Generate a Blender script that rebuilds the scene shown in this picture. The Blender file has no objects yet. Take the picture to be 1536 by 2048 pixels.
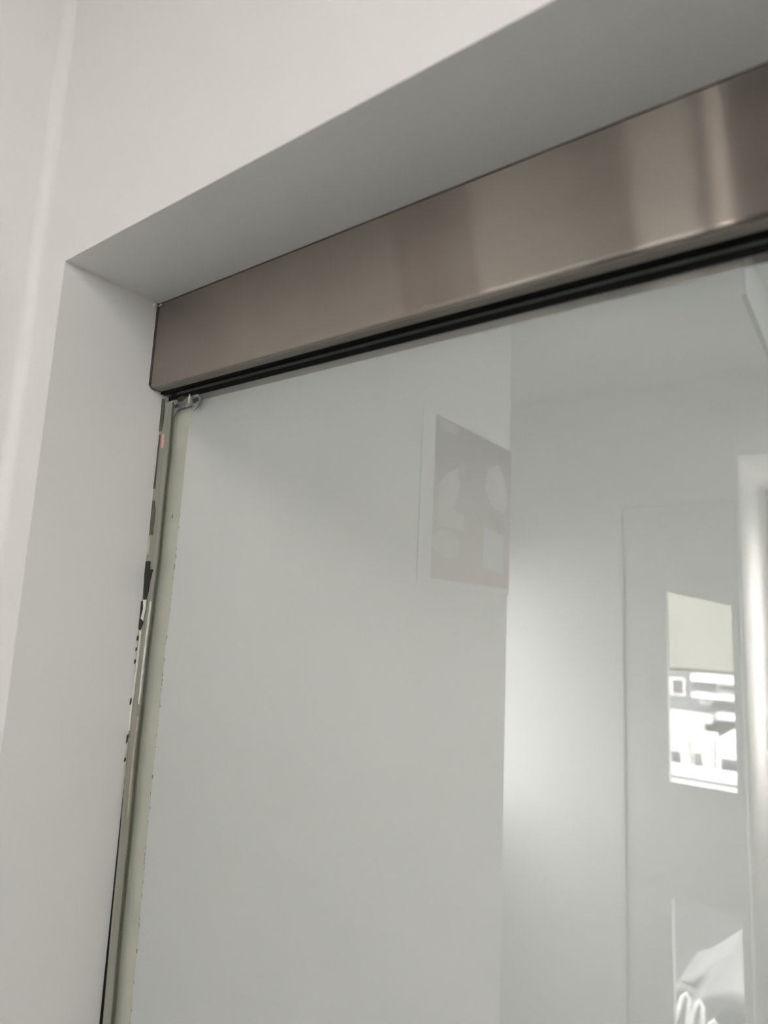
import bpy, bmesh, math, random
from mathutils import Vector

random.seed(7)
sc = bpy.context.scene
C = sc.collection

# ------------------------------------------------------------------ camera
cam_d = bpy.data.cameras.new("camera")
cam = bpy.data.objects.new("camera", cam_d)
C.objects.link(cam)
cam.location = (0.7766, -0.5224, 1.7389)
cam.rotation_euler = (1.7295, -0.0468, 0.6363)
cam_d.sensor_fit = 'HORIZONTAL'
cam_d.sensor_width = 36.0
cam_d.lens = 1342.2 / 1536 * 36.0
cam_d.clip_start = 0.02
cam_d.dof.use_dof = True
cam_d.dof.focus_distance = 0.98
cam_d.dof.aperture_fstop = 4.4
sc.camera = cam

# ------------------------------------------------------------------ sky, sun, exposure
SKY = 17.0
w = bpy.data.worlds.new("overcast_sky")
sc.world = w
w.use_nodes = True
bg = w.node_tree.nodes["Background"]
bg.inputs[0].default_value = (1.0, 0.99, 0.975, 1)
bg.inputs[1].default_value = SKY

sun_d = bpy.data.lights.new("sun", 'SUN')
sun_d.energy = 3.0
sun_d.angle = math.radians(3)
sun_d.color = (1.0, 0.97, 0.93)
sun = bpy.data.objects.new("sun", sun_d)
C.objects.link(sun)
sun.rotation_euler = Vector((-0.25, -1.0, -0.75)).to_track_quat('-Z', 'Y').to_euler()

def area(name, loc, direction, sx, sy, energy, color=(1, 1, 1), portal=False):
    d = bpy.data.lights.new(name, 'AREA')
    d.shape = 'RECTANGLE'
    d.size, d.size_y = sx, sy
    d.energy = energy
    d.color = color
    d.cycles.is_portal = portal
    o = bpy.data.objects.new(name, d)
    C.objects.link(o)
    o.location = loc
    o.rotation_euler = Vector(direction).to_track_quat('-Z', 'Y').to_euler()
    return o

# sampling portals in the window openings (they emit nothing themselves)
area("window_portal", (0.98, -3.21, 1.60), (0, 1, 0), 0.44, 1.10, 1, portal=True)
area("hall_window_portal", (-0.95, -1.86, 1.48), (1, 0, 0), 0.88, 1.16, 1, portal=True)
# the lamps of the two rooms
area("right_window_portal", (2.33, -1.40, 2.41), (-1, 0, 0), 0.60, 0.58, 1, portal=True)
area("room_lamp_light", (1.2, -1.35, 2.755), (0, 0, -1), 0.57, 0.57, 7, (1.0, 0.965, 0.945))
area("film_backlight", (0.75, 0.75, 2.755), (0, 0, -1), 0.55, 0.55, 44, (1.0, 0.96, 0.92))  # added to make the film glow from behind

sc.view_settings.view_transform = 'Standard'
sc.view_settings.look = 'None'
sc.view_settings.gamma = 1.0
sc.view_settings.use_curve_mapping = False
sc.view_settings.exposure = 0.07
sc.cycles.max_bounces = 12
sc.cycles.diffuse_bounces = 6
sc.cycles.glossy_bounces = 6
sc.cycles.transparent_max_bounces = 16
sc.cycles.caustics_reflective = False
sc.cycles.caustics_refractive = False
sc.cycles.sample_clamp_indirect = 60.0

# ------------------------------------------------------------------ materials
def new_mat(name):
    m = bpy.data.materials.new(name)
    m.use_nodes = True
    nt = m.node_tree
    return m, nt, nt.nodes["Principled BSDF"]

def noise_col(nt, c0, c1, scale, detail=4, stretch=(1, 1, 1)):
    tc = nt.nodes.new("ShaderNodeTexCoord")
    mp = nt.nodes.new("ShaderNodeMapping")
    mp.inputs["Scale"].default_value = stretch
    n = nt.nodes.new("ShaderNodeTexNoise")
    n.inputs["Scale"].default_value = scale
    n.inputs["Detail"].default_value = detail
    r = nt.nodes.new("ShaderNodeValToRGB")
    r.color_ramp.elements[0].position, r.color_ramp.elements[1].position = 0.35, 0.65
    r.color_ramp.elements[0].color = (*c0, 1)
    r.color_ramp.elements[1].color = (*c1, 1)
    nt.links.new(tc.outputs["Object"], mp.inputs["Vector"])
    nt.links.new(mp.outputs["Vector"], n.inputs["Vector"])
    nt.links.new(n.outputs["Fac"], r.inputs["Fac"])
    return n, r

def plain(name, col, rough=0.6, var=0.04, scale=8.0, bump=0.0, bscale=200.0, metallic=0.0, stretch=(1, 1, 1), spec=0.5):
    m, nt, b = new_mat(name)
    lo = tuple(max(0, c * (1 - var)) for c in col)
    hi = tuple(min(1, c * (1 + var)) for c in col)
    n, r = noise_col(nt, lo, hi, scale, stretch=stretch)
    nt.links.new(r.outputs["Color"], b.inputs["Base Color"])
    b.inputs["Roughness"].default_value = rough
    b.inputs["Metallic"].default_value = metallic
    b.inputs["Specular IOR Level"].default_value = spec
    if bump > 0:
        n2 = nt.nodes.new("ShaderNodeTexNoise")
        n2.inputs["Scale"].default_value = bscale
        tc = nt.nodes.new("ShaderNodeTexCoord")
        nt.links.new(tc.outputs["Object"], n2.inputs["Vector"])
        bp = nt.nodes.new("ShaderNodeBump")
        bp.inputs["Strength"].default_value = bump
        bp.inputs["Distance"].default_value = 0.001
        nt.links.new(n2.outputs["Fac"], bp.inputs["Height"])
        nt.links.new(bp.outputs["Normal"], b.inputs["Normal"])
    return m

M = {}
M['wall'] = plain("white_wall_paint", (0.80, 0.785, 0.77), 0.55, 0.01, 3.0, 0.05, 300)
M['wall_back'] = plain("white_hall_paint", (0.84, 0.84, 0.82), 0.55, 0.01, 3.0)
M['niche'] = plain("dimming_niche_grey", (0.16, 0.16, 0.16), 0.6, 0.03, 3.0)  # unseen wall kept dark so the header mirrors less light
M['pier'] = plain("white_gloss_paint", (0.90, 0.89, 0.87), 0.35, 0.01, 3.0)
M['ceiling'] = plain("ceiling_paint", (0.78, 0.77, 0.75), 0.8, 0.01, 3.0)
M['floor'] = plain("brown_floor", (0.05, 0.046, 0.042), 0.5, 0.15, 6.0, 0.1, 60)
M['film'] = plain("white_privacy_film", (0.60, 0.60, 0.60), 0.6, 0.008, 5.0, spec=0.2)
m = M['film']
nt = m.node_tree
b = nt.nodes["Principled BSDF"]
tl = nt.nodes.new("ShaderNodeBsdfTranslucent")
tl.inputs[0].default_value = (0.70, 0.70, 0.70, 1)
mx = nt.nodes.new("ShaderNodeMixShader")
mx.inputs[0].default_value = 0.45
nt.links.new(b.outputs[0], mx.inputs[1])
nt.links.new(tl.outputs[0], mx.inputs[2])
nt.links.new(mx.outputs[0], nt.nodes["Material Output"].inputs["Surface"])
M['tape'] = plain("cream_tape", (0.53, 0.505, 0.43), 0.6, 0.06, 25.0, 0.1, 150, spec=0.2)
M['channel'] = plain("grey_channel_metal", (0.34, 0.335, 0.29), 0.45, 0.12, 30.0, metallic=0.3, stretch=(6, 1, .3))
M['black'] = plain("slot_black", (0.006, 0.006, 0.006), 0.7, 0.1, 30, spec=0.1)
M['dark_grey'] = plain("dark_grey_rubber", (0.04, 0.042, 0.036), 0.6, 0.1, 30)
M['lip'] = plain("pale_underside_grey", (0.30, 0.285, 0.25), 0.5, 0.06, 12, spec=0.3)
M['brown'] = plain("dark_brown_gap", (0.055, 0.042, 0.038), 0.6, 0.2, 40)
M['olive'] = plain("olive_sealant", (0.095, 0.095, 0.065), 0.6, 0.15, 60)
M['dark_patch'] = plain("exposed_dark_edge", (0.015, 0.017, 0.013), 0.6, 0.3, 90)
M['flake'] = plain("white_sealant", (0.78, 0.77, 0.70), 0.35, 0.05, 80)
M['cream'] = plain("cream_sealant", (0.55, 0.52, 0.42), 0.45, 0.08, 80)
M['pink'] = plain("salmon_paint_fleck", (0.75, 0.42, 0.33), 0.5, 0.05, 80)
M['smear'] = plain("grey_silicone", (0.17, 0.175, 0.16), 0.4, 0.5, 90, 0.4, 200)
M['frame_white'] = plain("white_frame", (0.80, 0.79, 0.77), 0.5, 0.01, 5)
M['door_white'] = plain("white_door_paint", (0.74, 0.745, 0.73), 0.5, 0.01, 4)
M['shadow_gap'] = plain("painted_shadow_line", (0.05, 0.05, 0.05), 0.7, 0.05, 10)
M['beam'] = plain("pale_grey_panel", (0.60, 0.61, 0.62), 0.6, 0.02, 4)
M['lamp_body'] = plain("lamp_housing", (0.8, 0.8, 0.8), 0.5, 0.01, 4)
M['rail_highlight'] = plain("white_rail_highlight", (0.88, 0.88, 0.87), 0.2, 0.01, 5)  # white stands in for the bright highlights of chrome rails
M['asphalt'] = plain("pale_paving", (0.05, 0.05, 0.049), 0.8, 0.08, 2.0)
M['facade'] = plain("grey_facade", (0.13, 0.13, 0.13), 0.7, 0.05, 1.0)
M['white_render'] = plain("white_render", (0.88, 0.88, 0.88), 0.7, 0.02, 1.0)
M['win_dark'] = plain("dark_window", (0.05, 0.052, 0.055), 0.3, 0.1, 2.0)
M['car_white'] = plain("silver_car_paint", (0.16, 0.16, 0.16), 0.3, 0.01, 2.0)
M['van_white'] = plain("white_van_paint", (0.74, 0.73, 0.72), 0.35, 0.01, 2.0)
M['car_dark'] = plain("dark_car_glass", (0.06, 0.065, 0.07), 0.2, 0.1, 2.0)
M['tyre'] = plain("tyre_rubber", (0.03, 0.03, 0.03), 0.8, 0.1, 10)

# brushed steel of the header: grain runs along X, so highlights stretch vertically
m, nt, b = new_mat("brushed_steel")
nt.nodes.remove(b)
out = nt.nodes["Material Output"]
n, r = noise_col(nt, (0.36, 0.315, 0.284), (0.40, 0.351, 0.318), 5.0, 6, (1.0, 1, 2.0))
g = nt.nodes.new("ShaderNodeBsdfAnisotropic")
g.inputs["Roughness"].default_value = 0.19
g.inputs["Anisotropy"].default_value = 0.88
g.inputs["Rotation"].default_value = 0.0
tv = nt.nodes.new("ShaderNodeCombineXYZ")
tv.inputs[0].default_value = 1.0
nt.links.new(tv.outputs[0], g.inputs["Tangent"])
nt.links.new(r.outputs["Color"], g.inputs["Color"])
nt.links.new(g.outputs[0], out.inputs["Surface"])
M['steel'] = m

m, nt, b = new_mat("chrome")
b.inputs["Base Color"].default_value = (0.9, 0.9, 0.9, 1)
b.inputs["Metallic"].default_value = 1
b.inputs["Roughness"].default_value = 0.15
M['chrome'] = m

def glass(name, ior, tint, glossy=True):
    m, nt, b = new_mat(name)
    nt.nodes.remove(b)
    out = nt.nodes["Material Output"]
    t = nt.nodes.new("ShaderNodeBsdfTransparent")
    t.inputs[0].default_value = (*tint, 1)
    if not glossy:
        nt.links.new(t.outputs[0], out.inputs["Surface"])
        return m
    gl = nt.nodes.new("ShaderNodeBsdfGlossy")
    gl.inputs["Roughness"].default_value = 0.0
    gl.inputs["Color"].default_value = (1, 1, 1, 1)
    f = nt.nodes.new("ShaderNodeFresnel")
    f.inputs[0].default_value = ior
    mx = nt.nodes.new("ShaderNodeMixShader")
    geo = nt.nodes.new("ShaderNodeNewGeometry")          # rays leaving the pane from inside pass straight through
    inv = nt.nodes.new("ShaderNodeMath")
    inv.operation = 'SUBTRACT'
    inv.inputs[0].default_value = 1.0
    nt.links.new(geo.outputs["Backfacing"], inv.inputs[1])
    mul = nt.nodes.new("ShaderNodeMath")
    mul.operation = 'MULTIPLY'
    nt.links.new(f.outputs[0], mul.inputs[0])
    nt.links.new(inv.outputs[0], mul.inputs[1])
    nt.links.new(mul.outputs[0], mx.inputs[0])
    nt.links.new(t.outputs[0], mx.inputs[1])
    nt.links.new(gl.outputs[0], mx.inputs[2])
    nt.links.new(mx.outputs[0], out.inputs["Surface"])
    return m
M['pane_front'] = glass("glass_face", 2.4, (0.97, 0.985, 0.975))
M['pane_body'] = glass("glass_body", 1.5, (0.97, 0.985, 0.975), False)
M['tinted_glass'] = glass("tinted_glass", 1.3, (0.8, 0.805, 0.805))
M['window_glass'] = glass("window_glass", 1.45, (0.97, 0.98, 0.98))

# roller blind: thin beige cloth, lit through from behind
m, nt, b = new_mat("beige_blind_cloth")
nt.nodes.remove(b)
out = nt.nodes["Material Output"]
n, r = noise_col(nt, (0.66, 0.645, 0.61), (0.69, 0.675, 0.64), 3.0)
df = nt.nodes.new("ShaderNodeBsdfDiffuse")
tl = nt.nodes.new("ShaderNodeBsdfTranslucent")
mx = nt.nodes.new("ShaderNodeMixShader")
mx.inputs[0].default_value = 0.8
nt.links.new(r.outputs[0], df.inputs[0])
nt.links.new(r.outputs[0], tl.inputs[0])
nt.links.new(df.outputs[0], mx.inputs[1])
nt.links.new(tl.outputs[0], mx.inputs[2])
nt.links.new(mx.outputs[0], out.inputs["Surface"])
M['blind'] = m

m, nt, b = new_mat("lamp_diffuser")
b.inputs["Base Color"].default_value = (0.9, 0.9, 0.9, 1)
b.inputs["Emission Color"].default_value = (1, 0.96, 0.9, 1)
b.inputs["Emission Strength"].default_value = 3.0
M['diffuser'] = m

# ------------------------------------------------------------------ mesh helpers
def box(bm, x0, x1, y0, y1, z0, z1):
    v = [bm.verts.new(p) for p in ((x0, y0, z0), (x1, y0, z0), (x1, y1, z0), (x0, y1, z0),
                                   (x0, y0, z1), (x1, y0, z1), (x1, y1, z1), (x0, y1, z1))]
    for f in ((0, 3, 2, 1), (4, 5, 6, 7), (0, 1, 5, 4), (1, 2, 6, 5), (2, 3, 7, 6), (3, 0, 4, 7)):
        bm.faces.new([v[i] for i in f])
    return v

def boxes(*bs):
    bm = bmesh.new()
    for b in bs:
        box(bm, *b)
    return bm

def prism(bm, pts, axis, a0, a1):
    """closed outline extruded along an axis: axis 'x' -> pts are (y,z); 'y' -> (x,z); 'z' -> (x,y)"""
    def P(p, a):
        return {'x': (a, p[0], p[1]), 'y': (p[0], a, p[1]), 'z': (p[0], p[1], a)}[axis]
    A = [bm.verts.new(P(p, a0)) for p in pts]
    B = [bm.verts.new(P(p, a1)) for p in pts]
    bm.faces.new(A)
    bm.faces.new(list(reversed(B)))
    k = len(pts)
    for i in range(k):
        bm.faces.new([A[i], B[i], B[(i + 1) % k], A[(i + 1) % k]])

def tube(bm, path, r, n=10):
    rings = []
    for i, p in enumerate(path):
        p = Vector(p)
        d = (Vector(path[min(i + 1, len(path) - 1)]) - Vector(path[max(i - 1, 0)])).normalized()
        u = d.cross(Vector((0.31, 0.2, 0.93)))
        if u.length < 0.1:
            u = d.cross(Vector((1, 0, 0)))
        u.normalize()
        v = d.cross(u)
        rings.append([bm.verts.new(p + (u * math.cos(2 * math.pi * k / n) + v * math.sin(2 * math.pi * k / n)) * r) for k in range(n)])
    for a, b in zip(rings, rings[1:]):
        for k in range(n):
            bm.faces.new([a[k], a[(k + 1) % n], b[(k + 1) % n], b[k]])
    bm.faces.new(rings[0])
    bm.faces.new(list(reversed(rings[-1])))

def obj(name, bm, mats, parent=None, smooth=False, bevel=0.0, seg=2):
    bmesh.ops.recalc_face_normals(bm, faces=bm.faces)
    me = bpy.data.meshes.new(name)
    bm.to_mesh(me)
    bm.free()
    if not isinstance(mats, (list, tuple)):
        mats = [mats]
    for mm in mats:
        me.materials.append(mm)
    o = bpy.data.objects.new(name, me)
    C.objects.link(o)
    if parent:
        o.parent = parent
        o.matrix_parent_inverse = parent.matrix_basis.inverted()
    if bevel > 0:
        mod = o.modifiers.new("bevel", 'BEVEL')
        mod.width = bevel
        mod.segments = seg
        mod.limit_method = 'ANGLE'
        smooth = True
    if smooth:
        for p in me.polygons:
            p.use_smooth = True
        if bevel > 0:
            mod.harden_normals = True
    return o

def struct(name, bm, mat, label=None, parent=None, **k):
    o = obj(name, bm, mat, parent, **k)
    if parent is None:
        o['kind'] = 'structure'
        if label:
            o['label'] = label
    return o

def thing(name, label, cat, loc=(0, 0, 0), group=None):
    o = bpy.data.objects.new(name, None)
    o.empty_display_size = 0.05
    C.objects.link(o)
    o.location = loc
    o['label'] = label
    o['category'] = cat
    if group:
        o['group'] = group
    return o

def tag(o, label, cat, group=None):
    o['label'], o['category'] = label, cat
    if group:
        o['group'] = group
    return o

# ------------------------------------------------------------------ the setting
RX = 2.20             # face of the right wall
HX = -0.82           # face of the hall end wall
LW = -0.0681          # face of the left wall
FW = -0.1558          # face of the wall with the doorway
HEAD = 2.15           # soffit of the doorway
BW = -2.40            # face of the wall opposite the glass
CEIL = 2.80
OW = 1.80             # doorway width
TOPW = 0.12           # doorway wall reaches this far behind the glass

struct('wall_front', boxes((HX - .10, 0.0, FW, TOPW, 0, CEIL), (OW, RX + .1, FW, TOPW, 0, CEIL), (-0.0, OW, FW, TOPW, HEAD, CEIL)), M['wall'],
       'white painted wall with the recessed doorway')
# left wall, ending in a rounded outer corner
LE = -1.20
r = 0.012
pts = [(LW, FW), (LW, LE + r)]
for k in range(1, 7):
    a = k / 6 * math.pi / 2
    pts.append((LW - r + r * math.cos(a), LE + r - r * math.sin(a)))
pts += [(LW - 0.12, LE), (LW - 0.12, FW)]
bm = bmesh.new()
prism(bm, pts, 'z', 0, CEIL)
o = struct('wall_left', bm, M['wall'], 'white painted side wall that carries the poster')
# plastered cove where the two walls meet
r = 0.014
pts = [(LW, FW), (LW, FW - r)]
for k in range(1, 8):
    a = k / 8 * math.pi / 2
    pts.append((LW + r - r * math.cos(a), FW - r + r * math.sin(a)))
pts += [(LW + r, FW)]
bm = bmesh.new()
prism(bm, pts, 'z', 0, CEIL)
o = struct('trim_1', bm, M['wall'], 'rounded plaster cove in the corner left of the doorway', smooth=True)
mod = o.modifiers.new("edges", 'EDGE_SPLIT')
mod.split_angle = math.radians(30)

# wall opposite: doorway for the glazed door, deep window opening to the right of it
DX0, DX1, DTOP = -0.135, 0.320, 2.285
WX0, WX1, WZ0, WZ1 = 0.338, 1.20, 1.05, 2.15
NX1, NZ1 = 1.32, 2.45
BT = -3.20
struct('wall_back', boxes((HX - .10, DX0, BW - .12, BW, 0, CEIL), (DX0, DX1, BW - .12, BW, DTOP, CEIL),
                          (NX1, RX, BT, BW, 0, CEIL), (WX0, NX1, BT, BW, NZ1, CEIL), (NX1 - .001, NX1, BT, BT + .05, 0, .1)),
       M['wall_back'], 'white wall opposite the glass with door and window, seen mirrored')
struct('wall_niche', boxes((WX0, WX1, BT, BT + .06, 0, WZ0), (WX0, WX1, BT, BT + .06, WZ1, NZ1), (WX0, WX0 + .42, BT, BT + .06, WZ0, WZ1),
                           (WX1, NX1 - .001, BT, BT + .06, 0, NZ1)), M['niche'], 'window wall of the niche, greyed to dim the header reflection')
struct('trim_2', boxes((DX1, WX0, BT, BW, 0, CEIL)), M['pier'], 'white pier between glazed door and window', bevel=0.008, seg=4)
RY0, RY1, RZ0, RZ1 = -1.70, -1.10, 2.12, 2.70
struct('wall_right', boxes((RX, RX + .1, BT, RY0, 0, CEIL), (RX, RX + .1, RY1, FW, 0, CEIL), (RX, RX + .1, RY0, RY1, 0, RZ0), (RX, RX + .1, RY0, RY1, RZ1, CEIL)),
       M['wall'], 'white side wall on the right with an added window')
HY0, HY1, HZ0, HZ1 = -2.30, -1.42, 0.90, 2.06

struct('wall_hall', boxes((HX - .10, HX, HY1, FW, 0, CEIL),
                          (HX - .10, HX, BW, HY0, 0, CEIL), (HX - .10, HX, HY0, HY1, 0, HZ0), (HX - .10, HX, HY0, HY1, HZ1, CEIL)),
       M['wall_back'], 'white end wall of the hall with an added window')
struct('floor', boxes((HX - .10, RX + .1, BW - .12, 2.1, -0.1, 0), (DX1, NX1, BT, BW - .12, -0.1, 0)), M['floor'], 'brown floor')
struct('ceiling', boxes((HX - .10, RX + .1, BW - .12, 2.1, CEIL, CEIL + 0.1), (DX1, RX + .1, BT, BW - .12, CEIL, CEIL + 0.1)), M['ceiling'], 'white ceiling')
struct('wall_far', boxes((HX - .10, RX + .1, 2.0, 2.1, 0, CEIL), (HX - .10, HX, TOPW, 2.0, 0, CEIL), (RX, RX + .1, TOPW, 2.0, 0, CEIL)),
       M['wall'], 'white walls of the room behind the glass')

# windows: frames and panes
def window(name, axis, a0, a1, c, z0, z1, label):
    f = 0.03
    if axis == 'x':
        B = lambda p0, p1, q0, q1, d: (p0, p1, c - d, c + d, q0, q1)
    else:
        B = lambda p0, p1, q0, q1, d: (c - d, c + d, p0, p1, q0, q1)
    mid = (a0 + a1) / 2
    o = struct(name, boxes(B(a0, a0 + f, z0, z1, .03), B(a1 - f, a1, z0, z1, .03), B(a0 + f, a1 - f, z0, z0 + f, .03),
                           B(a0 + f, a1 - f, z1 - f, z1, .03), B(mid - f / 2, mid + f / 2, z0 + f, z1 - f, .03)), M['frame_white'], label)
    obj('pane', boxes(B(a0 + f, mid - f / 2, z0 + f, z1 - f, .003)), M['window_glass'], o)
    obj('pane', boxes(B(mid + f / 2, a1 - f, z0 + f, z1 - f, .003)), M['window_glass'], o)
    return o
window('window_1', 'x', WX0 + .42, WX1, -3.17, WZ0, WZ1, 'deep set window beside the glazed door')
window('added_window_3', 'y', RY0, RY1, RX + .05, RZ0, RZ1, 'high window added in the right side wall for daylight')  # added to bring daylight in from the right
window('added_window_2', 'y', HY0, HY1, HX - .06, HZ0, HZ1, 'hall window added to brighten the wall opposite the glass')  # added to light the wall opposite the glass

# glazed door, mirrored in the glass panel
PX0, PX1 = 0.050, 0.291
UZ0, UZL, UZR = 1.160, 1.905, 1.856
LZ0, LZ1 = 0.20, 0.732
YD0, YD1 = -2.450, -2.408
bm = bmesh.new()
box(bm, DX0 + .015, PX0, YD0, YD1, 0.005, DTOP - .02)
box(bm, PX1, DX1 - .004, YD0, YD1, 0.005, DTOP - .02)
prism(bm, [(PX0, UZL), (PX1, UZR), (PX1, DTOP - .02), (PX0, DTOP - .02)], 'y', YD0, YD1)
box(bm, PX0, PX1, YD0, YD1, LZ1, UZ0)
box(bm, PX0, PX1, YD0, YD1, 0.005, LZ0)
d = struct('door_1', bm, M['door_white'], 'white entrance door with two glass panes, mirrored in the glass')
obj('pane', boxes((PX0 - .005, PX1 + .005, -2.432, -2.426, UZ0 - .005, UZL + .01)), M['window_glass'], d)
obj('pane', boxes((PX0 - .005, PX1 + .005, -2.432, -2.426, LZ0 - .005, LZ1 + .005)), M['tinted_glass'], d)
bl = obj('roller_blind', boxes((PX0 - .03, PX1 + .03, -2.4535, -2.4525, 1.600, 1.95)), M['blind'], d)
bl['label'] = 'beige roller blind half lowered behind the upper pane'
obj('blind_bar', boxes((PX0 - .03, PX1 + .03, -2.458, -2.4505, 1.590, 1.601)), M['frame_white'], bl)
struct('trim_3', boxes((DX0, DX0 + .0125, -2.46, BW, 0, DTOP), (DX0, DX1, -2.46, BW, DTOP - .0175, DTOP)), M['door_white'], 'white lining of the glazed door opening')

# upright tube lamp, added out of view in the niche to brighten the pier
LX, LY, LZ0, LZ1 = 0.61, -2.72, 1.20, 2.08
m, nt, b = new_mat("lit_tube")
b.inputs["Base Color"].default_value = (0.9, 0.9, 0.88, 1)
b.inputs["Emission Color"].default_value = (1, 0.965, 0.92, 1)
b.inputs["Emission Strength"].default_value = 68.0
t = thing('added_tube_lamp', 'unseen shielded tube lamp added in the window niche to brighten the pier', 'lamp', (LX, LY, LZ0))
bm = bmesh.new()
tube(bm, [(LX, LY, LZ0), (LX, LY, (LZ0 + LZ1) / 2), (LX, LY, LZ1)], .020, 16)
obj('tube', bm, m, t, smooth=True)
obj('stand', boxes((LX - .012, LX + .012, LY - .085, LY - .061, 0.02, LZ0 - .0405)), M['lamp_body'], t)
obj('foot', boxes((LX - .11, LX + .11, LY - .18, LY + .04, 0.0, .02)), M['lamp_body'], t, bevel=.004)
for z0 in (LZ0 - .04, LZ1):
    bm = bmesh.new()
    tube(bm, [(LX, LY, z0), (LX, LY, z0 + .04)], .022, 16)
    obj('end_cap', bm, M['lamp_body'], t)
obj('back_plate', boxes((LX - .03, LX + .03, LY - .12, LY - .023, LZ0 - .04, LZ1 + .04)), M['lamp_body'], t, bevel=.004)

obj('baffle', boxes((LX - .031, LX + .05, LY + .030, LY + .034, LZ0 - .04, LZ1 + .04), (LX + .046, LX + .05, LY - .03, LY + .030, LZ0 - .04, LZ1 + .04)), M['lamp_body'], t)  # added to keep the tube's light off the room

# hanging board below the ceiling
b0 = thing('hanging_board', 'pale grey board hung from the ceiling, mirrored at the upper right edge', 'board', (0.52, -1.85, 2.60))
obj('board', boxes((0.5265, 0.5345, -2.395, -1.30, 2.604, CEIL - .002)), M['beam'], b0)
obj('edge_shadow', boxes((0.5255, 0.5365, -2.395, -1.298, 2.592, 2.6035)), M['shadow_gap'], b0)  # dark strip painted in for the shadow line under the board

# ceiling lamps
for nm, (lx, ly), lab in (('ceiling_lamp', (1.2, -1.35), 'square ceiling lamp of the front room'), ('ceiling_lamp', (0.75, 0.75), 'square ceiling lamp added behind the glass to backlight the film')):
    t = thing(nm, lab, 'lamp', (lx, ly, CEIL))
    obj('housing', boxes((lx - .32, lx + .32, ly - .32, ly + .32, 2.765, CEIL)), M['lamp_body'], t, bevel=.004)
    obj('diffuser', boxes((lx - .29, lx + .29, ly - .29, ly + .29, 2.757, 2.765)), M['diffuser'], t)

# ------------------------------------------------------------------ steel header cover
HD = -0.0254
HB = 2.030
t = thing('header_cover', 'long brushed steel cover under the soffit above the glass', 'rail cover', (0.9, HD, HB))
prof = [(-0.0015, HEAD - .003), (HD, HEAD - .003)]
r = 0.0045
for k in range(0, 7):
    a = k / 6 * math.pi / 2
    prof.append((HD + r - r * math.cos(a), HB + r - r * math.sin(a)))
prof += [(-0.0075, HB), (-0.0075, HB + .0012)]
for k in range(6, -1, -1):
    a = k / 6 * math.pi / 2
    prof.append((HD + r - (r - .0012) * math.cos(a), HB + r - (r - .0012) * math.sin(a)))
prof += [(HD + .0012, HEAD - .0042), (-0.0015, HEAD - .0042)]
bm = bmesh.new()
prism(bm, prof, 'x', 0.0045, OW - .003)
o = obj('cover_sheet', bm, M['steel'], t)
for p in o.data.polygons:
    p.use_smooth = abs(p.normal.x) < .5
mod = o.modifiers.new("edges", 'EDGE_SPLIT')
mod.split_angle = math.radians(40)
# dark strip standing in for the shaded end gap, follows the folded outline
end = [(-0.0005, HEAD - .0005), (HD - .0006, HEAD - .0005), (HD - .0006, HB + .004), (HD + .004, HB - .0006), (-0.0005, HB - .0006)]
bm = bmesh.new()
prism(bm, end, 'x', 0.0002, 0.0042)
obj('end_gap_strip', bm, M['brown'], t)
g = obj('brightened_underside', boxes((0.0045, OW - .003, HD + .0048, -.0078, HB - .0007, HB - .0001)), M['lip'], t)  # added paler strip, brightens an underside that mirrors the dark floor
g['label'] = 'paler strip added along the underside of the cover to brighten it'
obj('top_shadow_gap', boxes((0.0045, OW - .003, HD + .0006, -.001, HEAD - .0028, HEAD - .0003)), M['brown'], t)  # dark strip painted in for the shadow gap below the soffit
obj('slot_strip', boxes((0.002, OW - .003, -.0074, -.0004, 2.0262, 2.0325)), M['black'], t)
g2 = obj('slot_lip', boxes((0.030, OW - .003, -.0013, -.0003, 2.0226, 2.0262)), M['dark_grey'], t)
obj('slot_strip', boxes((0.012, OW - .003, -.0011, -.0003, 2.0165, 2.0225)), M['black'], t)  # second black strip, just below the slot
obj('track_beam', boxes((0.001, OW - .002, .0095, .014, 2.002, HEAD - .001)), M['steel'], t)
bm = bmesh.new()
bmesh.ops.create_uvsphere(bm, u_segments=10, v_segments=6, radius=1)
for v in bm.verts:
    v.co = Vector((0.0085 + v.co.x * .0055, HD - .0008 + v.co.y * .0012, HEAD - .0045 + v.co.z * .0018))
obj('rivet', bm, M['chrome'], t, smooth=True)
bm = bmesh.new()
bmesh.ops.create_icosphere(bm, subdivisions=2, radius=1)
for v in bm.verts:
    k = 1 + random.uniform(-.25, .25)
    v.co = Vector((0.0012 + v.co.x * .0016 * k, HD - .004 + v.co.y * .004 * k, HEAD - .004 + v.co.z * .004 * k))
obj('caulk_dab', bm, M['flake'], t, smooth=True)

# ------------------------------------------------------------------ glass panel with film
t = thing('glass_panel', 'large fixed glass panel with white privacy film in the doorway', 'glass panel', (0.9, 0.004, 0))
bm = bmesh.new()
v = box(bm, 0.003, OW - .003, 0.0, 0.008, 0.004, 2.030)
for f in bm.faces:
    f.material_index = 0 if f.calc_center_median().y < 1e-4 else 1
obj('pane', bm, [M['pane_front'], M['pane_body']], t)
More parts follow.
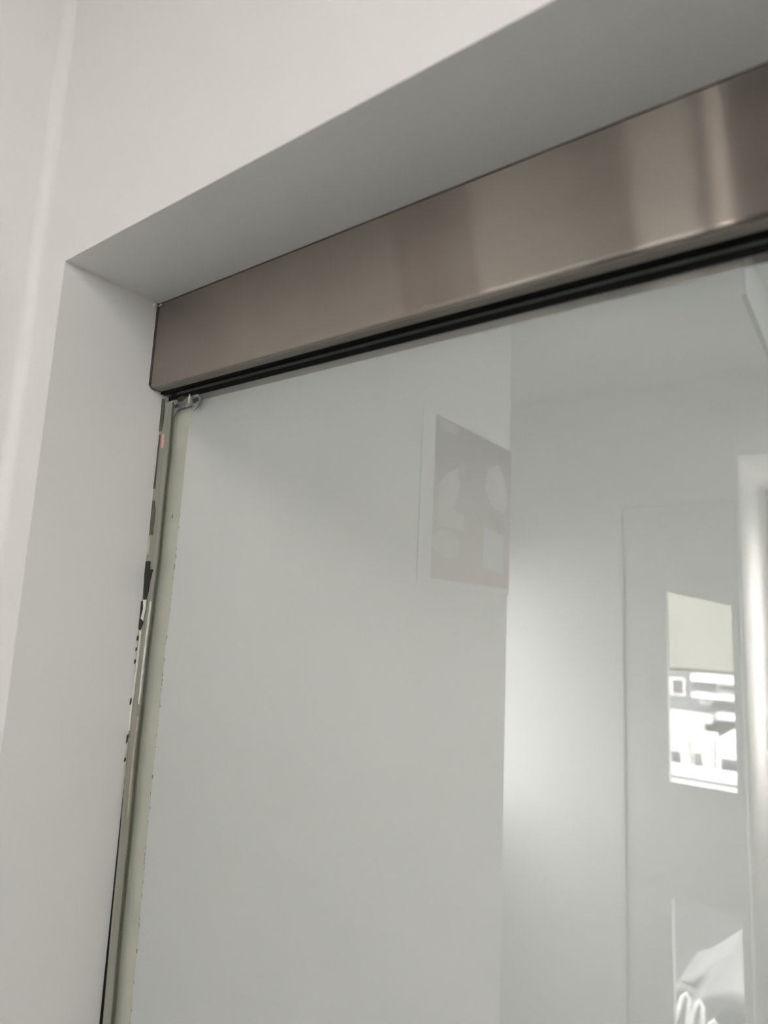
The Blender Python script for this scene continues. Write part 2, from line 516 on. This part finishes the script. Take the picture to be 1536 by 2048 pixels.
# the film lies 8 mm behind the face of the glass; its outline as it stands on the back face
def back(p, d=.0084):
    k = d / (d + .5224)
    return ((p[0] - .7766 * k) / (1 - k), (p[1] - 1.7389 * k) / (1 - k))
edge = [(.0787, 2.0075), (.0655, 2.0015), (.0605, 1.985), (.0600, 1.92), (.0603, 1.885), (.0597, 1.83), (.0590, 1.79), (.0583, 1.75), (.0577, 1.726),
        (.0562, 1.696), (.0563, 1.65), (.0565, 1.603), (.0552, 1.54), (.0556, 1.512), (.0562, 1.433), (.0575, 1.38), (.058, 1.276), (.058, .02)]
bm = bmesh.new()
edge = [back(p_) for p_ in edge]
prism(bm, edge + [(OW - .03, .02), (OW - .03, 2.0125)], 'y', 0.0082, 0.0086)
f = obj('privacy_film', bm, M['film'], t)
f['label'] = 'white frosted film stuck to the back of the glass'
tp = [(.0268, 1.999), (.0292, 1.946), (.0286, 1.90), (.0286, 1.855), (.0293, 1.809), (.0273, 1.76), (.0268, 1.722), (.0246, 1.687), (.0245, 1.627),
      (.0234, 1.574), (.0234, 1.528), (.0253, 1.456), (.0240, 1.43), (.0242, 1.39), (.0251, 1.323), (.0268, 1.277), (.027, .02)]
tp = [back((p_[0] - .004, p_[1])) for p_ in tp]
te = [(x + .0005, z) for x, z in edge if z < 1.995]
bm = bmesh.new()
prism(bm, tp + [(x, z) for x, z in reversed(te)] + [back((.0625, 2.0005))], 'y', 0.0087, 0.0092)
e = obj('edge_tape', bm, M['tape'], t)
e['label'] = 'cream tape along the left edge of the film'
# ragged dark specks along the film edge
bm = bmesh.new()
rnd = random.Random(3)
for i in range(46):
    z = rnd.uniform(1.25, 1.88)
    for a, b in zip(edge, edge[1:]):
        if b[1] <= z <= a[1]:
            x = a[0] + (b[0] - a[0]) * (a[1] - z) / (a[1] - b[1])
    w_, h_ = rnd.uniform(.0005, .0013), rnd.uniform(.001, .004)
    x += rnd.uniform(-.0012, .0002)
    box(bm, x, x + w_, .00805, .00815, z, z + h_)
for x, z in [back(p_) for p_ in ((.0435, 1.855), (.0565, 1.345), (.0545, 1.537))]:
    box(bm, x, x + .002, .00805, .00815, z, z + .004)
s = obj('dirt_specks', bm, M['dark_patch'], t)
s['kind'] = 'stuff'
# silicone smeared into the top corner
def blob_patch(cx, cz, rx, rz, seed, y0=-.0007, n=14):
    rr = random.Random(seed)
    return [(cx + math.cos(2 * math.pi * k / n) * rx * rr.uniform(.65, 1.1), cz + math.sin(2 * math.pi * k / n) * rz * rr.uniform(.65, 1.1)) for k in range(n)]
bm = bmesh.new()
prism(bm, [(.012, 2.016), (.026, 2.018), (.049, 2.0165), (.062, 2.018), (.074, 2.0165), (.084, 2.008), (.076, 1.999), (.069, 1.995), (.064, 2.002),
           (.048, 2.0025), (.034, 2.001), (.024, 1.990), (.014, 1.996)], 'y', -.0009, -.0002)
obj('silicone_smear', bm, M['smear'], t)
for i, (cx, cz, rx, rz, mm) in enumerate(((.040, 2.0155, .011, .0045, 'dark_patch'), (.071, 2.009, .007, .0045, 'dark_patch'), (.021, 2.0125, .006, .003, 'flake'),
                                          (.057, 2.013, .002, .008, 'tape'), (.031, 2.007, .006, .003, 'dark_grey'))):
    bm = bmesh.new()
    prism(bm, blob_patch(cx, cz, rx, rz, i + 20, n=22), 'y', -.0013, -.0009)
    obj('silicone_clump', bm, M[mm], t)

# unseen board added to shade the film: it touches the glass at the upper left corner and swings away from it
bm = bmesh.new()
A, B = (.065, .016), (1.55, .42)
ztop, zl, zr = 2.014, 1.998, 1.72
v = [bm.verts.new(p) for p in ((A[0], A[1], zl), (B[0], B[1], zr), (B[0], B[1], 2.6), (A[0], A[1], ztop),
                               (A[0] - .004, A[1] + .015, zl), (B[0] - .004, B[1] + .015, zr), (B[0] - .004, B[1] + .015, 2.6), (A[0] - .004, A[1] + .015, ztop))]
for f_ in ((0, 1, 2, 3), (4, 7, 6, 5), (0, 4, 5, 1), (1, 5, 6, 2), (2, 6, 7, 3), (3, 7, 4, 0)):
    bm.faces.new([v[i] for i in f_])
t = obj('film_shade_board', bm, M['beam'])
tag(t, 'grey sloping board added behind the frosted film to shade its top', 'board')

# ------------------------------------------------------------------ channel along the left jamb
t = thing('wall_channel', 'worn narrow metal channel between left jamb and glass edge', 'channel', (0.012, -.002, 0))
cr = [(.0225, 2.014), (.0252, 1.946), (.0248, 1.90), (.0250, 1.855), (.0255, 1.809), (.0237, 1.76), (.0230, 1.722), (.0210, 1.687), (.0212, 1.627),
      (.0201, 1.574), (.0203, 1.528), (.0220, 1.456), (.0214, 1.43), (.0216, 1.39), (.0225, 1.323), (.0240, 1.277), (.024, .004)]
cl = [(.0012, 2.014), (.0012, 1.62), (.0020, 1.56), (.0042, 1.50), (.0054, 1.466), (.0060, 1.43), (.0063, 1.40), (.0067, 1.369), (.0076, 1.335), (.0086, 1.29), (.0096, 1.25), (.010, .004)]
bm = bmesh.new()
prism(bm, cl + list(reversed(cr)), 'y', -.0030, -.0004)
obj('channel', bm, M['channel'], t)
bm = bmesh.new()
prism(bm, [(.0002, 1.60), (.0002, .004)] + [(x - .0002, z) for x, z in reversed(cl[2:])], 'y', -.0012, -.0004)
g = obj('gap', bm, M['black'], t)
g['label'] = 'black gap widening downwards between channel and jamb'
bm = bmesh.new()
prism(bm, [(x + .0001, z) for x, z in cr] + [(x + .0028, z) for x, z in reversed(cr)], 'y', -.0016, -.0004)
g = obj('joint', bm, M['olive'], t)
def strip(name, mat, line, w_, y0=-.0042, y1=-.0031, wob=.25, seed=1, label=None):
    rr = random.Random(seed)
    L, Rr = [], []
    for (a, b) in zip(line, line[1:]):
        n = max(2, int(abs(a[1] - b[1]) / .006))
        for k in range(n):
            f = k / n
            x, z = a[0] + (b[0] - a[0]) * f, a[1] + (b[1] - a[1]) * f
            L.append((x - w_ * rr.uniform(1 - wob, 1 + wob) / 2, z))
            Rr.append((x + w_ * rr.uniform(1 - wob, 1 + wob) / 2, z))
    bm = bmesh.new()
    prism(bm, L + list(reversed(Rr)), 'y', y0, y1)
    o = obj(name, bm, M[mat], t)
    if label:
        o['label'] = label
    return o
def patch(name, mat, pts, y0=-.0040, y1=-.0031, label=None):
    bm = bmesh.new()
    prism(bm, pts, 'y', y0, y1)
    o = obj(name, bm, M[mat], t)
    if label:
        o['label'] = label
    return o
patch('dark_stain', 'olive', [(.0008, 2.021), (.0072, 2.0197), (.009, 1.9914), (.0062, 1.975), (.0012, 1.975)], label='dark olive end of the channel under the header')
patch('paint_fleck', 'pink', [(.0095, 1.970), (.0142, 1.9693), (.0150, 1.9509), (.0100, 1.9508)], label='salmon pink paint fleck')
strip('sealant_bead', 'olive', [(.004, 1.97), (.0035, 1.89)], .0022, seed=4)
patch('dark_stain', 'olive', [(.0035, 1.8801), (.0066, 1.8798), (.0112, 1.8662), (.0106, 1.8341), (.0040, 1.8344), (.0025, 1.8668)])
strip('sealant_bead', 'cream', [(.004, 1.832), (.0045, 1.802)], .003, seed=5)
patch('bare_patch', 'dark_patch', [(.002, 1.7995), (.0111, 1.7994), (.0121, 1.7893), (.0189, 1.7886), (.0150, 1.7737), (.0138, 1.7609), (.0105, 1.7495), (.0053, 1.7494), (.0016, 1.7808)],
      label='dark patch where the sealant has come off')
patch('sealant_flake', 'flake', [(.0058, 1.7494), (.0129, 1.7496), (.0125, 1.7383), (.0104, 1.7229), (.0047, 1.7254), (.0077, 1.7382)], -.0046, -.0040)
patch('bare_patch', 'dark_patch', [(.0008, 1.7480), (.0050, 1.7480), (.0058, 1.7338), (.0066, 1.7226), (.0099, 1.7213), (.005, 1.7113), (.0009, 1.7111)])
strip('sealant_bead', 'flake', [(.0060, 1.71), (.0055, 1.6793), (.0052, 1.66), (.0042, 1.6408), (.0032, 1.6175), (.0026, 1.5945), (.0024, 1.5783)], .0030, wob=.5, seed=6, label='cracked white sealant bead beside the jamb')
for i, (x, z, h_) in enumerate(((.0022, 1.697, .007), (.0022, 1.684, .005), (.0018, 1.668, .006), (.0016, 1.617, .009), (.0022, 1.570, .012), (.0022, 1.548, .006))):
    patch('bare_patch', 'dark_patch', [(x - .0012, z), (x + .0016, z + h_ * .3), (x + .0012, z + h_), (x - .0010, z + h_ * .8)], -.0050, -.0043)
strip('sealant_bead', 'cream', [(.0026, 1.577), (.0020, 1.55), (.0026, 1.53), (.0022, 1.50)], .0022, wob=.8, seed=8)
strip('sealant_bead', 'flake', [(.0212, 1.748), (.0208, 1.726), (.0196, 1.69), (.0188, 1.6668), (.0180, 1.6396), (.0186, 1.6129)], .0024, wob=.5, seed=9, label='broken white bead beside the glass')
strip('sealant_bead', 'cream', [(.0190, 1.605), (.0180, 1.57), (.0176, 1.53), (.019, 1.48)], .0016, wob=.6, seed=10)

# ------------------------------------------------------------------ framed poster on the left wall
py = lambda s: -.790 - .405 * s
pz = lambda q: 1.838 + .394 * q
t = thing('framed_poster', 'mauve poster in thin white frame on the side wall, mirrored in the glass', 'poster', (LW, -.965, 1.82))
obj('frame', boxes((LW + .0003, LW + .0028, -1.197, -.735, 1.820, 2.236)), M['frame_white'], t, bevel=.001)
m, nt, b = new_mat("poster_print")
tc = nt.nodes.new("ShaderNodeTexCoord")
sep = nt.nodes.new("ShaderNodeSeparateXYZ")
mr = nt.nodes.new("ShaderNodeMapRange")
mr.inputs["From Min"].default_value, mr.inputs["From Max"].default_value = 1.84, 2.23
rp = nt.nodes.new("ShaderNodeValToRGB")
rp.color_ramp.elements[0].color = (.50, .34, .30, 1)
rp.color_ramp.elements[1].color = (.10, .045, .08, 1)
e1 = rp.color_ramp.elements.new(.15); e1.color = (.50, .39, .35, 1)
e1 = rp.color_ramp.elements.new(.5); e1.color = (.38, .29, .29, 1)
e1 = rp.color_ramp.elements.new(.75); e1.color = (.21, .13, .165, 1)
nt.links.new(tc.outputs["Object"], sep.inputs[0])
nt.links.new(sep.outputs["Z"], mr.inputs["Value"])
nt.links.new(mr.outputs[0], rp.inputs[0])
nt.links.new(rp.outputs[0], b.inputs["Base Color"])
b.inputs["Roughness"].default_value = .5
pr = obj('print', boxes((LW + .0029, LW + .0034, -1.195, -.790, 1.838, 2.232)), m, t)
pr['label'] = 'mauve and beige print with pale shapes'
M['p_light'] = plain("print_pale", (.60, .57, .50), .5, .1, 20)
M['p_pink'] = plain("print_rose", (.45, .28, .30), .5, .1, 20)
M['p_blue'] = plain("print_pale_blue", (.62, .64, .64), .5, .05, 20)
M['p_dark'] = plain("print_brown", (.30, .24, .22), .5, .1, 20)
layer = [0]
def pshape(name, mat, pts):
    layer[0] += 1
    bm = bmesh.new()
    prism(bm, [(py(s_), pz(q_)) for s_, q_ in pts], 'x', LW + .0035 + layer[0] * .00008, LW + .0037 + layer[0] * .00008)
    obj(name, bm, M[mat], pr)
def ell(cx, cy, rx, ry, n=16, rot=0):
    return [(cx + rx * math.cos(a) * math.cos(rot) - ry * math.sin(a) * math.sin(rot), cy + rx * math.cos(a) * math.sin(rot) + ry * math.sin(a) * math.cos(rot)) for a in [2 * math.pi * k / n for k in range(n)]]
pshape('printed_shape', 'p_light', [(.05, .58), (.14, .66), (.27, .72), (.30, .60), (.22, .45), (.36, .42), (.36, .33), (.06, .32)])
pshape('printed_shape', 'p_light', ell(.16, .22, .16, .09))
pshape('printed_shape', 'p_light', [(.66, .80), (.80, .86), (.90, .78), (.95, .62), (.90, .52), (.72, .55), (.62, .66)])
pshape('printed_shape', 'p_dark', [(.66, .52), (.92, .50), (.92, .38), (.74, .40)])
pshape('printed_shape', 'p_blue', [(.62, .40), (.90, .36), (.90, .10), (.62, .12)])
pshape('printed_shape', 'p_pink', [(.02, .99), (.28, .99), (.24, .93), (.08, .92)])
pshape('printed_shape', 'p_pink', ell(.33, .72, .05, .05))

# ------------------------------------------------------------------ outside, seen through the mirrored door
struct('ground', boxes((-30, 30, -40, BT - .02, -1.7, -1.6), (-30, 30, BT - .02, 6, -1.7, -1.6)), M['asphalt'], 'pale paved street outside')
struct('landing', boxes((-1.6, 2.2, -3.75, BW - .125, -1.6, -.75)), M['asphalt'], 'paved landing outside the glazed door')
# building across the street
FY = -15.0
t = thing('apartment_building', 'grey building with white balcony slabs across the street', 'building', (0, FY, -1.6))
obj('wall', boxes((-9, 6, FY - 3, FY, -1.6, 3.4)), M['facade'], t)
for (x0, x1, z0, z1) in ((-2.47, 1.0, .81, .94), (-2.47, 1.0, .49, .575), (-7, -2.11, .01, .145), (-2.02, 1.0, .11, .22), (-7, 1.0, 2.9, 3.05)):
    obj('balcony_slab', boxes((x0, x1, FY, FY + .6, z0, z1)), M['white_render'], t)
for (x0, x1, z0, z1) in ((-2.42, -2.22, .33, .45), (-2.1, -1.4, .60, .78), (-3.0, -2.72, .45, .80), (-4.3, -3.3, .4, .85), (-1.2, 0, .60, .78)):
    f = obj('window', boxes((x0, x1, FY, FY + .03, z0, z1)), M['frame_white'], t)
    obj('pane', boxes((x0 + .03, x1 - .03, FY + .03, FY + .035, z0 + .03, z1 - .03)), M['win_dark'], f)

# parked vans
def van(x0, x1, ztop, y, label):
    t = thing('van', label, 'van', ((x0 + x1) / 2, y - .9, -1.6), 'vans parked across the street')
    z0 = -1.35
    bm = bmesh.new()
    prism(bm, [(x0, z0), (x1, z0), (x1, -.40), (x1 - .04, -.30), (x1 - .12, ztop - .03), (x1 - .22, ztop), (x0 + .14, ztop), (x0 + .03, ztop - .06), (x0, ztop - .2)], 'y', y - 1.7, y)
    obj('body', bm, M['van_white'], t, bevel=.03)
    obj('window', boxes((x0 + .08, x1 - .15, y + .002, y + .012, ztop - .62, ztop - .36)), M['car_dark'], t)
    for wx in (x0 + .3, x1 - .3):
        bm = bmesh.new()
        bmesh.ops.create_cone(bm, cap_ends=True, segments=16, radius1=.29, radius2=.29, depth=.2)
        for v_ in bm.verts:
            v_.co = Vector((wx + v_.co.x, y - .12 + v_.co.z, -1.31 + v_.co.y))
        obj('wheel', bm, M['tyre'], t)
van(-3.9, -1.985, .14, -12.0, 'white van with dark side window parked left across the street')
t = thing('utility_cabinet', 'white utility cabinet standing between the two parked vans', 'cabinet', (-1.79, -12.2, -1.6))
obj('body', boxes((-1.95, -1.635, -12.4, -12.0, -1.5, .07)), M['van_white'], t, bevel=.02)
obj('lid', boxes((-1.965, -1.625, -12.42, -11.98, .071, .10)), M['white_render'], t)
obj('door', boxes((-1.93, -1.80, -11.999, -11.985, -1.3, -.20)), M['facade'], t)
obj('plinth', boxes((-1.95, -1.635, -12.4, -12.0, -1.6, -1.501)), M['facade'], t)
van(-1.60, .9, .13, -12.0, 'white van parked right across the street')
t = tag(obj('garden_wall', boxes((-8, 5, -11.6, -11.4, -1.6, -.42)), M['white_render']), 'white low wall in front of the parked vans', 'wall')
obj('coping', boxes((-8, 5, -11.63, -11.37, -.419, -.36)), M['white_render'], t)
obj('joint_line', boxes((-8, 5, -11.399, -11.39, -.55, -.50)), M['facade'], t)

# parked cars close to the landing
def car(cy, x0, cabin, label):
    """side-on car: x0 is its rear end, cabin the outline of roof and rear window in (x, z)"""
    t = thing('car', label, 'car', (x0 + 1.9, cy, -1.6))
    g_ = -1.6
    hw = .36
    zb = min(z for x, z in cabin)
    bm = bmesh.new()
    prism(bm, [(x0 + .02, g_ + .25), (x0 + 3.75, g_ + .25), (x0 + 3.8, g_ + .6), (x0 + 3.6, zb - .16), (x0 + 2.7, zb - .02), (x0 + .08, zb), (x0, g_ + .6)], 'y', cy - hw, cy + hw)
    obj('body', bm, M['car_white'], t, bevel=.05, seg=3)
    bm = bmesh.new()
    prism(bm, cabin, 'y', cy - hw + .04, cy + hw - .04)
    obj('cabin', bm, M['car_white'], t, bevel=.05, seg=4)
    zt = max(z for x, z in cabin)
    bm = bmesh.new()
    prism(bm, [(cabin[1][0] + .06, zb + .02), (x0 + 2.3, zb + .02), (x0 + 2.0, zt - .10), (cabin[2][0] + .10, zt - .10)], 'y', cy + hw - .041, cy + hw - .034)
    obj('side_window', bm, M['car_dark'], t)
    for wx in (x0 + .7, x0 + 3.0):
        for wy in (cy - hw + .02, cy + hw - .02):
            bm = bmesh.new()
            bmesh.ops.create_cone(bm, cap_ends=True, segments=18, radius1=.29, radius2=.29, depth=.14)
            for v_ in bm.verts:
                v_.co = Vector((wx + v_.co.x, wy + v_.co.z, g_ + .29 + v_.co.y))
            obj('wheel', bm, M['tyre'], t)
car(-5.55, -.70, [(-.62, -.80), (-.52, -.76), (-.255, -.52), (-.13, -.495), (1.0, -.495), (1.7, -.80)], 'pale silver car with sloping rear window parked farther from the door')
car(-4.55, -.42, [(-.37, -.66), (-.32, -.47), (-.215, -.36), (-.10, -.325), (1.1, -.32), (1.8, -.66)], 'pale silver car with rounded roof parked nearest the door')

# handrails on the landing, painted white in place of chrome highlights
def handrail(x, ztop, lean, label, y=-3.4):
    path = [(x - .10 + lean, y, -.745), (x - .075 + lean, y, ztop - .30), (x - .040, y, ztop - .10), (x - .016, y, ztop - .02), (x, y, ztop), (x + .014, y, ztop - .02),
            (x + .010, y, ztop - .10), (x - .008, y, ztop - .30), (x - .02, y, -.745)]
    bm = bmesh.new()
    tube(bm, path, .011)
    o = obj('handrail', bm, M['rail_highlight'], None, smooth=True)
    return tag(o, label, 'handrail', 'handrails on the landing whitened for their glint')
handrail(-.137, -.04, -.03, 'leftmost and tallest bent handrail whitened for its glint, mirrored at the lower right')
handrail(-.082, -.070, .03, 'middle bent handrail whitened for its glint, mirrored at the lower right', -3.44)
handrail(-.012, -.117, .03, 'shortest bent handrail whitened for its glint, mirrored at the lower right corner')
